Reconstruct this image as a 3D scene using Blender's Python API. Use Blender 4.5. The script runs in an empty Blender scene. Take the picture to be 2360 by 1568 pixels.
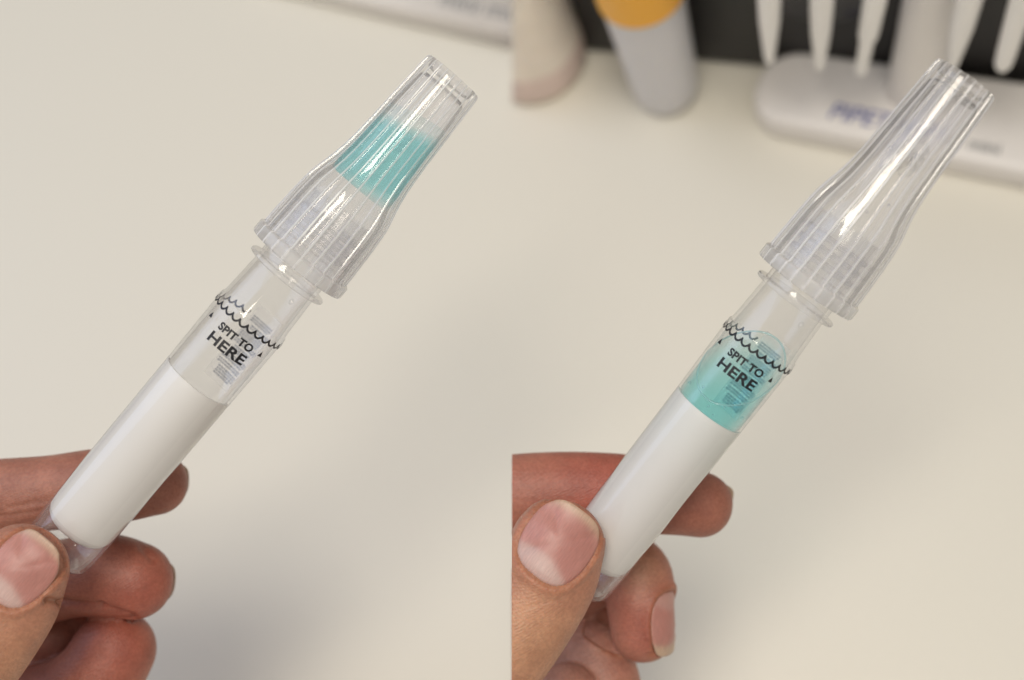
import bpy, bmesh, math, random
from mathutils import Vector, Matrix
from mathutils.bvhtree import BVHTree
random.seed(7)
PI = math.pi
# one Blender unit = 1 cm
sc = bpy.context.scene
sc.unit_settings.scale_length = 0.01
# ---------------------------------------------------------------- camera
F = 3088.0                      # focal length in pixels of a 2360 x 1568 picture
CX, CY = 1180.0, 784.0
PITCH = math.radians(66.4)
ROLL = math.radians(25.9)
CAM_H = 42.0
R0 = Vector((1, 0, 0))
D0 = Vector((0, math.cos(PITCH), -math.sin(PITCH)))
U0 = Vector((0, math.sin(PITCH), math.cos(PITCH)))
RIGHT = math.cos(ROLL)*R0 - math.sin(ROLL)*U0
UP = math.cos(ROLL)*U0 + math.sin(ROLL)*R0
BACK = -D0
CPOS = Vector((0, 0, CAM_H))
cd = bpy.data.cameras.new('camera')
cam = bpy.data.objects.new('camera', cd)
sc.collection.objects.link(cam)
cam.matrix_world = Matrix(((RIGHT.x, UP.x, BACK.x, CPOS.x),
                           (RIGHT.y, UP.y, BACK.y, CPOS.y),
                           (RIGHT.z, UP.z, BACK.z, CPOS.z), (0, 0, 0, 1)))
cd.sensor_width = 36
cd.lens = 36*F/2360
cd.clip_start = 1
cd.clip_end = 5000
cd.dof.use_dof = True
cd.dof.focus_distance = 27.8
cd.dof.aperture_fstop = (cd.lens*1e-3)/0.66
sc.camera = cam

def cw(v):                      # camera coordinates -> world
    return CPOS + RIGHT*v[0] + UP*v[1] + BACK*v[2]
def cdir(v):
    return RIGHT*v[0] + UP*v[1] + BACK*v[2]
def P(px, py, z=0.0):           # a place z cm in front of the plane 28 cm from the lens
    d = 28.0 - z
    return cw(((px-CX)*d/F, (CY-py)*d/F, -d))
def on_plane(px, py, h=0.0):    # where the line of sight meets the height h over the desk
    r = cdir(((px-CX)/F, (CY-py)/F, -1))
    t = (h - CPOS.z)/r.z
    return CPOS + r*t

# ---------------------------------------------------------------- light
w = bpy.data.worlds.new('World'); sc.world = w; w.use_nodes = True
bg = w.node_tree.nodes['Background']
wt = w.node_tree
tc = wt.nodes.new('ShaderNodeTexCoord'); sep = wt.nodes.new('ShaderNodeSeparateXYZ')
rp = wt.nodes.new('ShaderNodeValToRGB')
wt.links.new(tc.outputs['Generated'], sep.inputs[0]); wt.links.new(sep.outputs['Z'], rp.inputs[0])
rp.color_ramp.elements[0].position = 0.0; rp.color_ramp.elements[0].color = (.42, .37, .33, 1)
rp.color_ramp.elements[1].position = 1.0; rp.color_ramp.elements[1].color = (.88, .83, .76, 1)
wt.links.new(rp.outputs[0], bg.inputs[0])
bg.inputs[1].default_value = 0.56

def area(name, pos, target, sx, sy, e, col):
    l = bpy.data.lights.new(name, 'AREA'); l.shape = 'RECTANGLE'; l.size = sx; l.size_y = sy
    d = (target-pos).length
    l.energy = PI*PI*e*d*d
    l.color = col
    o = bpy.data.objects.new(name, l); sc.collection.objects.link(o)
    o.location = pos
    o.rotation_euler = (target-pos).to_track_quat('-Z', 'Y').to_euler()
    return o
T0 = P(1180, 784, -8)
area('ceiling_lamp', T0 + cdir((-.14, .27, .95))*125, T0, 42, 42, .50, (1, .915, .79))
area('window_light', T0 + cdir((-.80, .50, .50))*170, T0, 95, 200, .235, (.52, .67, 1))
area('side_lamp', T0 + cdir((.62, -.25, .70))*180, T0, 50, 90, .02, (1, .86, .70))
sc.view_settings.view_transform = 'Standard'
sc.view_settings.look = 'None'
sc.view_settings.exposure = 0.06
sc.view_settings.gamma = 1
sc.cycles.use_denoising = True
sc.cycles.max_bounces = 20
sc.cycles.transmission_bounces = 20
sc.cycles.transparent_max_bounces = 24
sc.cycles.glossy_bounces = 8
sc.cycles.diffuse_bounces = 4
sc.cycles.sample_clamp_indirect = 8
sc.cycles.blur_glossy = 0.5
sc.cycles.caustics_reflective = True
sc.cycles.caustics_refractive = True

# ---------------------------------------------------------------- helpers
def link(o, parent=None):
    sc.collection.objects.link(o)
    if parent is not None:
        o.parent = parent
    return o
def empty(name, loc=(0, 0, 0)):
    o = bpy.data.objects.new(name, None); link(o); o.location = loc
    o.empty_display_size = 1
    return o
def tag(o, label=None, cat=None, group=None, kind=None):
    for k, v in (('label', label), ('category', cat), ('group', group), ('kind', kind)):
        if v: o[k] = v
    return o
def mesh_obj(name, verts, faces, mat=None, parent=None, smooth=True):
    me = bpy.data.meshes.new(name); me.from_pydata([tuple(v) for v in verts], [], faces); me.update()
    if smooth:
        for p in me.polygons: p.use_smooth = True
    if mat: me.materials.append(mat)
    o = bpy.data.objects.new(name, me)
    return link(o, parent)
def bm_obj(name, bm, mat=None, parent=None, smooth=True):
    bmesh.ops.recalc_face_normals(bm, faces=bm.faces)
    me = bpy.data.meshes.new(name); bm.to_mesh(me); bm.free()
    if smooth:
        for p in me.polygons: p.use_smooth = True
    if mat: me.materials.append(mat)
    return link(bpy.data.objects.new(name, me), parent)
def autosmooth(o, deg=35):
    me = o.data
    bm = bmesh.new(); bm.from_mesh(me)
    for e in bm.edges:
        if len(e.link_faces) == 2 and e.calc_face_angle(0) > math.radians(deg): e.smooth = False
    bm.to_mesh(me); bm.free()
    return o
def lathe(name, prof, mat, parent=None, n=96, rf=None, closed=False, deg=35):
    """prof: list of (r, z); r=0 points become poles. rf(theta, z, r)->r."""
    bm = bmesh.new(); rings = []
    for (r, z) in prof:
        if r <= 1e-6: rings.append([bm.verts.new((0, 0, z))])
        else:
            ring = []
            for i in range(n):
                th = 2*PI*i/n
                rr = rf(th, z, r) if rf else r
                ring.append(bm.verts.new((rr*math.sin(th), -rr*math.cos(th), z)))
            rings.append(ring)
    pairs = list(zip(rings[:-1], rings[1:]))
    if closed: pairs.append((rings[-1], rings[0]))
    for a, b in pairs:
        for i in range(n):
            j = (i+1) % n
            if len(a) == 1 and len(b) == 1: continue
            if len(a) == 1: bm.faces.new((a[0], b[i], b[j]))
            elif len(b) == 1: bm.faces.new((a[i], a[j], b[0]))
            else: bm.faces.new((a[i], a[j], b[j], b[i]))
    o = bm_obj(name, bm, mat, parent)
    return autosmooth(o, deg)
def cut_at_view_seam(o, keep_right):
    """The photograph is two pictures mounted edge to edge; each picture's place ends in that upright plane."""
    bm = bmesh.new(); bm.from_mesh(o.data)
    mi = o.matrix_world.inverted()
    co = mi @ CPOS
    no = (mi.to_3x3() @ RIGHT).normalized()
    g = bm.verts[:] + bm.edges[:] + bm.faces[:]
    bmesh.ops.bisect_plane(bm, geom=g, dist=1e-5, plane_co=co, plane_no=no, clear_inner=keep_right, clear_outer=not keep_right)
    ed = [e for e in bm.edges if e.is_boundary]
    if ed: bmesh.ops.holes_fill(bm, edges=ed, sides=0)
    bm.to_mesh(o.data); bm.free()

# ---------------------------------------------------------------- materials
def newmat(name):
    m = bpy.data.materials.new(name); m.use_nodes = True
    return m, m.node_tree, m.node_tree.nodes['Principled BSDF']
def pmat(name, col, rough=.5, bump=0, bscale=20, var=0, coat=0, spec=.5, sss=0):
    m, nt, b = newmat(name)
    b.inputs['Base Color'].default_value = (*col, 1); b.inputs['Roughness'].default_value = rough
    b.inputs['Coat Weight'].default_value = coat; b.inputs['Specular IOR Level'].default_value = spec
    if sss:
        b.inputs['Subsurface Weight'].default_value = sss
        b.inputs['Subsurface Radius'].default_value = (1, .8, .6); b.inputs['Subsurface Scale'].default_value = .2
    t = nt.nodes.new('ShaderNodeTexCoord')
    n = nt.nodes.new('ShaderNodeTexNoise'); n.inputs['Scale'].default_value = bscale; n.inputs['Detail'].default_value = 6
    nt.links.new(t.outputs['Object'], n.inputs['Vector'])
    if var:
        mx = nt.nodes.new('ShaderNodeMix'); mx.data_type = 'RGBA'
        mx.inputs['A'].default_value = (*[c*(1-var) for c in col], 1); mx.inputs['B'].default_value = (*[min(1, c*(1+var)) for c in col], 1)
        nt.links.new(n.outputs['Fac'], mx.inputs['Factor']); nt.links.new(mx.outputs['Result'], b.inputs['Base Color'])
    if bump:
        bp = nt.nodes.new('ShaderNodeBump'); bp.inputs['Strength'].default_value = bump; bp.inputs['Distance'].default_value = .05
        nt.links.new(n.outputs['Fac'], bp.inputs['Height']); nt.links.new(bp.outputs[0], b.inputs['Normal'])
    return m
def glass(name, col=(1, 1, 1), ior=1.45, rough=0.0, coat=0, milky=0.0, milkcol=(.8, .8, .84), bump=0):
    m, nt, b = newmat(name)
    b.inputs['Base Color'].default_value = (*col, 1)
    b.inputs['Transmission Weight'].default_value = 1
    b.inputs['IOR'].default_value = ior; b.inputs['Roughness'].default_value = rough
    b.inputs['Coat Weight'].default_value = coat; b.inputs['Coat Roughness'].default_value = .04; b.inputs['Coat IOR'].default_value = 1.5
    if bump:
        n = nt.nodes.new('ShaderNodeTexNoise'); n.inputs['Scale'].default_value = 2.2; n.inputs['Detail'].default_value = 2
        t = nt.nodes.new('ShaderNodeTexCoord'); nt.links.new(t.outputs['Object'], n.inputs['Vector'])
        bp = nt.nodes.new('ShaderNodeBump'); bp.inputs['Strength'].default_value = bump; bp.inputs['Distance'].default_value = .05
        nt.links.new(n.outputs['Fac'], bp.inputs['Height']); nt.links.new(bp.outputs[0], b.inputs['Normal'])
    if milky:
        out = nt.nodes['Material Output']
        d = nt.nodes.new('ShaderNodeBsdfDiffuse'); d.inputs[0].default_value = (*milkcol, 1)
        tr = nt.nodes.new('ShaderNodeBsdfTranslucent'); tr.inputs[0].default_value = (*milkcol, 1)
        a = nt.nodes.new('ShaderNodeMixShader'); a.inputs[0].default_value = .5
        nt.links.new(d.outputs[0], a.inputs[1]); nt.links.new(tr.outputs[0], a.inputs[2])
        mx = nt.nodes.new('ShaderNodeMixShader'); mx.name = 'milk'; mx.inputs[0].default_value = milky
        nt.links.new(b.outputs[0], mx.inputs[1]); nt.links.new(a.outputs[0], mx.inputs[2])
        nt.links.new(mx.outputs[0], out.inputs[0])
    return m
def clear(name, tint=(.985, .985, .985), milky=.05, milkcol=(.9, .9, .93), ior=1.5, rough=.03, edge=.25, spec=1.0, frost=0.0, frough=.15):
    m = bpy.data.materials.new(name); m.use_nodes = True; nt = m.node_tree; N = nt.nodes; L = nt.links
    N.remove(N['Principled BSDF']); out = N['Material Output']
    tr = N.new('ShaderNodeBsdfTransparent'); tr.name = 'clear'; tr.inputs[0].default_value = (*tint, 1)
    through = tr
    if frost:                   # part of the light is bent and spread by the moulded wall
        rf = N.new('ShaderNodeBsdfRefraction'); rf.inputs['Color'].default_value = (*tint, 1)
        rf.inputs['Roughness'].default_value = frough; rf.inputs['IOR'].default_value = 1.12
        fx = N.new('ShaderNodeMixShader'); fx.inputs[0].default_value = frost
        L.new(tr.outputs[0], fx.inputs[1]); L.new(rf.outputs[0], fx.inputs[2]); through = fx
    gl = N.new('ShaderNodeBsdfGlossy'); gl.inputs['Roughness'].default_value = rough
    fr = N.new('ShaderNodeFresnel'); ge = N.new('ShaderNodeNewGeometry'); mi = N.new('ShaderNodeMapRange')
    mi.inputs['To Min'].default_value = ior; mi.inputs['To Max'].default_value = 1/ior    # same reflectance from either side of the wall
    L.new(ge.outputs['Backfacing'], mi.inputs['Value']); L.new(mi.outputs[0], fr.inputs[0])
    fm = N.new('ShaderNodeMath'); fm.operation = 'MULTIPLY'; fm.inputs[1].default_value = spec; L.new(fr.outputs[0], fm.inputs[0])
    d = N.new('ShaderNodeBsdfDiffuse'); d.inputs[0].default_value = (*milkcol, 1)
    tl = N.new('ShaderNodeBsdfTranslucent'); tl.inputs[0].default_value = (*milkcol, 1)
    a = N.new('ShaderNodeMixShader'); a.inputs[0].default_value = .5; L.new(d.outputs[0], a.inputs[1]); L.new(tl.outputs[0], a.inputs[2])
    lw = N.new('ShaderNodeLayerWeight'); lw.inputs[0].default_value = .30
    pw = N.new('ShaderNodeMath'); pw.operation = 'POWER'; pw.inputs[1].default_value = 2.0; L.new(lw.outputs['Facing'], pw.inputs[0])
    ml = N.new('ShaderNodeValue'); ml.name = 'milk_value'; ml.outputs[0].default_value = milky
    mk = N.new('ShaderNodeMath'); mk.operation = 'MULTIPLY_ADD'; mk.name = 'milk_sum'; mk.inputs[1].default_value = edge
    mk.use_clamp = True
    L.new(pw.outputs[0], mk.inputs[0]); L.new(ml.outputs[0], mk.inputs[2])
    mx = N.new('ShaderNodeMixShader'); L.new(mk.outputs[0], mx.inputs[0]); L.new(through.outputs[0], mx.inputs[1]); L.new(a.outputs[0], mx.inputs[2])
    m2 = N.new('ShaderNodeMixShader'); L.new(fm.outputs[0], m2.inputs[0]); L.new(mx.outputs[0], m2.inputs[1]); L.new(gl.outputs[0], m2.inputs[2])
    L.new(m2.outputs[0], out.inputs[0])
    return m
M = {}
M['desk'] = pmat('desk_laminate', (.77, .745, .66), .42, bump=.03, bscale=6, var=.025)
M['tube'] = clear('clear_tube_plastic', (.99, .99, .99), .022, (.92, .92, .95), 1.46, .05, .15, 1.5)
M['cap'] = clear('cloudy_cap_plastic', (.978, .979, .985), .08, (.99, .99, 1.0), 1.44, .03, .36, 1.7, .15, .06)
nt = M['cap'].node_tree         # more clouding in the thick lower skirt of the cap
t = nt.nodes.new('ShaderNodeTexCoord'); s_ = nt.nodes.new('ShaderNodeSeparateXYZ'); mr = nt.nodes.new('ShaderNodeMapRange')
nt.links.new(t.outputs['Object'], s_.inputs[0]); nt.links.new(s_.outputs['Z'], mr.inputs['Value'])
mr.inputs['From Min'].default_value = 9.3; mr.inputs['From Max'].default_value = 10.6
mr.inputs['To Min'].default_value = .17; mr.inputs['To Max'].default_value = .045
at2 = nt.nodes.new('ShaderNodeMath'); at2.operation = 'ARCTAN2'
nt.links.new(s_.outputs['X'], at2.inputs[0]); nt.links.new(s_.outputs['Y'], at2.inputs[1])
m24 = nt.nodes.new('ShaderNodeMath'); m24.operation = 'MULTIPLY'; m24.inputs[1].default_value = 24; nt.links.new(at2.outputs[0], m24.inputs[0])
cs = nt.nodes.new('ShaderNodeMath'); cs.operation = 'COSINE'; nt.links.new(m24.outputs[0], cs.inputs[0])
m3 = nt.nodes.new('ShaderNodeMapRange'); nt.links.new(cs.outputs[0], m3.inputs['Value'])
m3.inputs['From Min'].default_value = .80; m3.inputs['From Max'].default_value = .97; m3.inputs['To Min'].default_value = 0; m3.inputs['To Max'].default_value = .80
m4 = nt.nodes.new('ShaderNodeMapRange'); nt.links.new(s_.outputs['Z'], m4.inputs['Value'])
m4.inputs['From Min'].default_value = 8.30; m4.inputs['From Max'].default_value = 8.34; m4.inputs['To Min'].default_value = .16; m4.inputs['To Max'].default_value = 0
ad0 = nt.nodes.new('ShaderNodeMath'); ad0.operation = 'ADD'; nt.links.new(mr.outputs[0], ad0.inputs[0]); nt.links.new(m4.outputs[0], ad0.inputs[1])
ad = nt.nodes.new('ShaderNodeMath'); ad.operation = 'ADD'; nt.links.new(ad0.outputs[0], ad.inputs[0]); nt.links.new(m3.outputs[0], ad.inputs[1])
nt.links.new(ad.outputs[0], nt.nodes['milk_sum'].inputs[2])
M['white'] = pmat('white_insert_plastic', (.95, .945, .93), .30, bump=.02, bscale=3)
M['cap_inner'] = clear('clear_cap_inner_wall', (.985, .985, .99), .02, (.94, .94, .98), 1.35, .05, .18, .8, .45, .10)
M['lug'] = clear('moulded_thread_plastic', (.98, .98, .985), .16, (.97, .97, 1.0), 1.5, .05, .35)
nt = M['tube'].node_tree        # the flange is thicker and so a little cloudier
t = nt.nodes.new('ShaderNodeTexCoord'); s_ = nt.nodes.new('ShaderNodeSeparateXYZ')
nt.links.new(t.outputs['Object'], s_.inputs[0])
cm = nt.nodes.new('ShaderNodeMath'); cm.operation = 'COMPARE'; cm.inputs[1].default_value = 7.715; cm.inputs[2].default_value = .075
nt.links.new(s_.outputs['Z'], cm.inputs[0])
ma = nt.nodes.new('ShaderNodeMath'); ma.operation = 'MULTIPLY_ADD'; ma.inputs[1].default_value = .13; ma.inputs[2].default_value = .022
nt.links.new(cm.outputs[0], ma.inputs[0]); nt.links.new(ma.outputs[0], nt.nodes['milk_sum'].inputs[2])
M['meniscus'] = clear('meniscus_highlight', (.80, .96, .97), .30, (.75, .95, .95), 1.4, .05, .3)
nt = M['white'].node_tree; N = nt.nodes   # thin white sleeve lets some light through
tl = N.new('ShaderNodeBsdfTranslucent'); tl.inputs[0].default_value = (.97, .96, .94, 1); mx = N.new('ShaderNodeMixShader'); mx.inputs[0].default_value = .32
nt.links.new(N['Principled BSDF'].outputs[0], mx.inputs[1]); nt.links.new(tl.outputs[0], mx.inputs[2]); nt.links.new(mx.outputs[0], N['Material Output'].inputs[0])
M['liquid'] = clear('teal_liquid', (.71, .95, .96), .17, (.46, .87, .90), 1.33, .02, .10, .6)
M['liquid'] = clear('teal_liquid', (1, 1, 1), .05, (.42, .87, .90), 1.36, .02, .08, .8)
va = M['liquid'].node_tree.nodes.new('ShaderNodeVolumeAbsorption'); va.inputs['Color'].default_value = (.05, .90, .925, 1); va.inputs['Density'].default_value = .84
M['liquid'].node_tree.links.new(va.outputs[0], M['liquid'].node_tree.nodes['Material Output'].inputs['Volume'])
M['cap_liquid'] = clear('teal_liquid_in_cap', (.71, .95, .96), .17, (.46, .87, .90), 1.33, .02, .05, .4)
nt = M['cap_liquid'].node_tree  # the teal fades towards both ends of the fill
t = nt.nodes.new('ShaderNodeTexCoord'); s_ = nt.nodes.new('ShaderNodeSeparateXYZ'); cr = nt.nodes.new('ShaderNodeValToRGB')
nt.links.new(t.outputs['Object'], s_.inputs[0])
tilt = nt.nodes.new('ShaderNodeMath'); tilt.operation = 'MULTIPLY_ADD'; tilt.inputs[1].default_value = -.25
nt.links.new(s_.outputs['X'], tilt.inputs[0]); nt.links.new(s_.outputs['Z'], tilt.inputs[2])
mm = nt.nodes.new('ShaderNodeMapRange'); mm.inputs['From Min'].default_value = 9.9; mm.inputs['From Max'].default_value = 11.9
nt.links.new(tilt.outputs[0], mm.inputs['Value']); nt.links.new(mm.outputs[0], cr.inputs[0])
e = cr.color_ramp.elements; e[0].position = .0; e[0].color = (0, 0, 0, 1); e[1].position = .20; e[1].color = (1, 1, 1, 1)
x = e.new(.78); x.color = (1, 1, 1, 1); x = e.new(.94); x.color = (.04, .04, .04, 1)
mc = nt.nodes.new('ShaderNodeMix'); mc.data_type = 'RGBA'; mc.inputs['A'].default_value = (.97, .995, 1, 1); mc.inputs['B'].default_value = (.64, .95, .965, 1)
nt.links.new(cr.outputs[0], mc.inputs['Factor']); nt.links.new(mc.outputs['Result'], nt.nodes['clear'].inputs[0])
mk = nt.nodes.new('ShaderNodeMath'); mk.operation = 'MULTIPLY'; mk.inputs[1].default_value = .26
nt.links.new(cr.outputs[0], mk.inputs[0]); nt.links.new(mk.outputs[0], nt.nodes['milk_sum'].inputs[2])
M['ink'] = pmat('black_ink', (.012, .012, .016), .45, bump=.05, bscale=40)
M['ink_blue'] = pmat('blue_grey_ink', (.10, .14, .22), .6, bump=.05, bscale=40)
M['logo_blue'] = pmat('logo_blue_ink', (.05, .07, .32), .5, bump=.05)
M['logo_grey'] = pmat('logo_grey_ink', (.22, .23, .24), .5, bump=.05)
M['stand'] = pmat('white_stand_plastic', (.84, .815, .79), .38, bump=.03, bscale=8, var=.02)
M['pip'] = pmat('white_pipette_plastic', (.95, .94, .92), .35, bump=.02, bscale=8, var=.02)
M['black'] = pmat('black_case_plastic', (.010, .009, .009), .5, bump=.1, bscale=14, var=.3)
M['black_gloss'] = pmat('black_gloss_panel', (.008, .008, .009), .15, bump=.02)
M['orange'] = pmat('orange_cap_plastic', (.98, .47, .03), .4, bump=.05, bscale=8, var=.05)
M['frost'] = pmat('frosted_grey_plastic', (.72, .72, .75), .45, bump=.08, bscale=5, var=.06, sss=.3)
M['cup'] = pmat('frosted_cup_plastic', (.87, .80, .71), .5, bump=.1, bscale=1.2, var=.10, sss=.3)
M['cup_grime'] = pmat('cup_reddish_contents', (.76, .62, .56), .6, bump=.2, bscale=1.6, var=.22)

# backing film of the rear label
m, nt, b = newmat('label_film')
out = nt.nodes['Material Output']; tr = nt.nodes.new('ShaderNodeBsdfTransparent'); mx = nt.nodes.new('ShaderNodeMixShader')
tl = nt.nodes.new('ShaderNodeBsdfTranslucent'); tl.inputs[0].default_value = (.95, .95, .95, 1)
mb = nt.nodes.new('ShaderNodeMixShader'); mb.inputs[0].default_value = .35
b.inputs['Base Color'].default_value = (.95, .95, .95, 1); mx.inputs[0].default_value = .40
nt.links.new(b.outputs[0], mb.inputs[1]); nt.links.new(tl.outputs[0], mb.inputs[2])
nt.links.new(tr.outputs[0], mx.inputs[1]); nt.links.new(mb.outputs[0], mx.inputs[2]); nt.links.new(mx.outputs[0], out.inputs[0])
M['film'] = m

def skin_mat():
    m, nt, b = newmat('skin')
    N = nt.nodes; L = nt.links
    at = N.new('ShaderNodeAttribute'); at.attribute_name = 'tone'
    t = N.new('ShaderNodeTexCoord')
    n1 = N.new('ShaderNodeTexNoise'); n1.inputs['Scale'].default_value = 1.6; n1.inputs['Detail'].default_value = 8; n1.inputs['Roughness'].default_value = .65
    n2 = N.new('ShaderNodeTexNoise'); n2.inputs['Scale'].default_value = 14; n2.inputs['Detail'].default_value = 5
    vo = N.new('ShaderNodeTexVoronoi'); vo.inputs['Scale'].default_value = 20
    for x in (n1, n2, vo): L.new(t.outputs['Object'], x.inputs['Vector'])
    mul = N.new('ShaderNodeMix'); mul.data_type = 'RGBA'; mul.blend_type = 'MULTIPLY'; mul.inputs['Factor'].default_value = 1
    r1 = N.new('ShaderNodeValToRGB'); r1.color_ramp.elements[0].position = .3; r1.color_ramp.elements[0].color = (.80, .74, .72, 1)
    r1.color_ramp.elements[1].position = .72; r1.color_ramp.elements[1].color = (1.12, 1.12, 1.08, 1)
    L.new(n1.outputs['Fac'], r1.inputs[0])
    L.new(at.outputs['Color'], mul.inputs['A']); L.new(r1.outputs[0], mul.inputs['B'])
    mul2 = N.new('ShaderNodeMix'); mul2.data_type = 'RGBA'; mul2.blend_type = 'MULTIPLY'; mul2.inputs['Factor'].default_value = 1
    r2 = N.new('ShaderNodeValToRGB'); r2.color_ramp.elements[0].position = .35; r2.color_ramp.elements[0].color = (.88, .86, .86, 1)
    r2.color_ramp.elements[1].position = .65; r2.color_ramp.elements[1].color = (1.06, 1.06, 1.06, 1)
    L.new(n2.outputs['Fac'], r2.inputs[0]); L.new(mul.outputs['Result'], mul2.inputs['A']); L.new(r2.outputs[0], mul2.inputs['B'])
    L.new(mul2.outputs['Result'], b.inputs['Base Color'])
    b.inputs['Roughness'].default_value = .48
    b.inputs['Subsurface Weight'].default_value = .35
    b.inputs['Subsurface Radius'].default_value = (1, .35, .2); b.inputs['Subsurface Scale'].default_value = .16
    # skin relief: ridges of the fingerprints, pores
    wv = N.new('ShaderNodeTexWave'); wv.wave_type = 'RINGS'; wv.inputs['Scale'].default_value = 7.0
    wv.inputs['Distortion'].default_value = 3.2; wv.inputs['Detail'].default_value = 1; wv.inputs['Detail Scale'].default_value = .5
    mp = N.new('ShaderNodeMapping'); L.new(t.outputs['Object'], mp.inputs[0]); L.new(mp.outputs[0], wv.inputs['Vector'])
    b1 = N.new('ShaderNodeBump'); b1.inputs['Strength'].default_value = .24; b1.inputs['Distance'].default_value = .012
    b2 = N.new('ShaderNodeBump'); b2.inputs['Strength'].default_value = .38; b2.inputs['Distance'].default_value = .018
    b3 = N.new('ShaderNodeBump'); b3.inputs['Strength'].default_value = .18; b3.inputs['Distance'].default_value = .02
    L.new(wv.outputs['Fac'], b1.inputs['Height']); L.new(vo.outputs['Distance'], b2.inputs['Height']); L.new(n2.outputs['Fac'], b3.inputs['Height'])
    L.new(b1.outputs[0], b2.inputs['Normal']); L.new(b2.outputs[0], b3.inputs['Normal']); L.new(b3.outputs[0], b.inputs['Normal'])
    return m
M['skin'] = skin_mat()
def nail_mat():
    m, nt, b = newmat('fingernail')
    N = nt.nodes; L = nt.links
    at = N.new('ShaderNodeAttribute'); at.attribute_name = 'tone'
    uv = N.new('ShaderNodeAttribute'); uv.attribute_name = 'nuv'
    n = N.new('ShaderNodeTexNoise'); n.inputs['Scale'].default_value = 3; n.inputs['Detail'].default_value = 6
    mp = N.new('ShaderNodeMapping'); mp.inputs['Scale'].default_value = (9, 1.2, 1)
    L.new(uv.outputs['Vector'], mp.inputs[0]); L.new(mp.outputs[0], n.inputs['Vector'])
    mx = N.new('ShaderNodeMix'); mx.data_type = 'RGBA'; mx.blend_type = 'MULTIPLY'; mx.inputs['Factor'].default_value = 1
    r = N.new('ShaderNodeValToRGB'); r.color_ramp.elements[0].position = .35; r.color_ramp.elements[0].color = (.88, .86, .86, 1)
    r.color_ramp.elements[1].position = .7; r.color_ramp.elements[1].color = (1.06, 1.05, 1.04, 1)
    L.new(n.outputs['Fac'], r.inputs[0]); L.new(at.outputs['Color'], mx.inputs['A']); L.new(r.outputs[0], mx.inputs['B'])
    L.new(mx.outputs['Result'], b.inputs['Base Color'])
    b.inputs['Roughness'].default_value = .42; b.inputs['Coat Weight'].default_value = .08; b.inputs['Coat Roughness'].default_value = .3
    b.inputs['Subsurface Weight'].default_value = .3; b.inputs['Subsurface Radius'].default_value = (1, .5, .4); b.inputs['Subsurface Scale'].default_value = .08
    bp = N.new('ShaderNodeBump'); bp.inputs['Strength'].default_value = .25; bp.inputs['Distance'].default_value = .02
    L.new(n.outputs['Fac'], bp.inputs['Height']); L.new(bp.outputs[0], b.inputs['Normal'])
    return m
M['nail'] = nail_mat()

# ---------------------------------------------------------------- desk
def slab(name, pts, z0, z1, mat, parent=None, bevel=0, round_r=0, seg=3):
    bm = bmesh.new()
    base = [bm.verts.new((p[0], p[1], z0)) for p in pts]
    f = bm.faces.new(base)
    r = bmesh.ops.extrude_face_region(bm, geom=[f])
    bmesh.ops.translate(bm, vec=(0, 0, z1-z0), verts=[v for v in r['geom'] if isinstance(v, bmesh.types.BMVert)])
    if round_r:
        ed = [e for e in bm.edges if abs(e.verts[0].co.z-e.verts[1].co.z) > 1e-4]
        bmesh.ops.bevel(bm, geom=ed, offset=round_r, segments=8, affect='EDGES', profile=.5)
    if bevel:
        ed = [e for e in bm.edges if len(e.link_faces) == 2 and e.calc_face_angle(0) > .9]
        bmesh.ops.bevel(bm, geom=ed, offset=bevel, segments=seg, affect='EDGES', profile=.5)
    o = bm_obj(name, bm, mat, parent)
    return autosmooth(o, 40)
desk = slab('desk', [(-90, -70), (90, -70), (90, 60), (-90, 60)], -3, 0, M['desk'], bevel=.15)
tag(desk, kind='structure')

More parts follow.
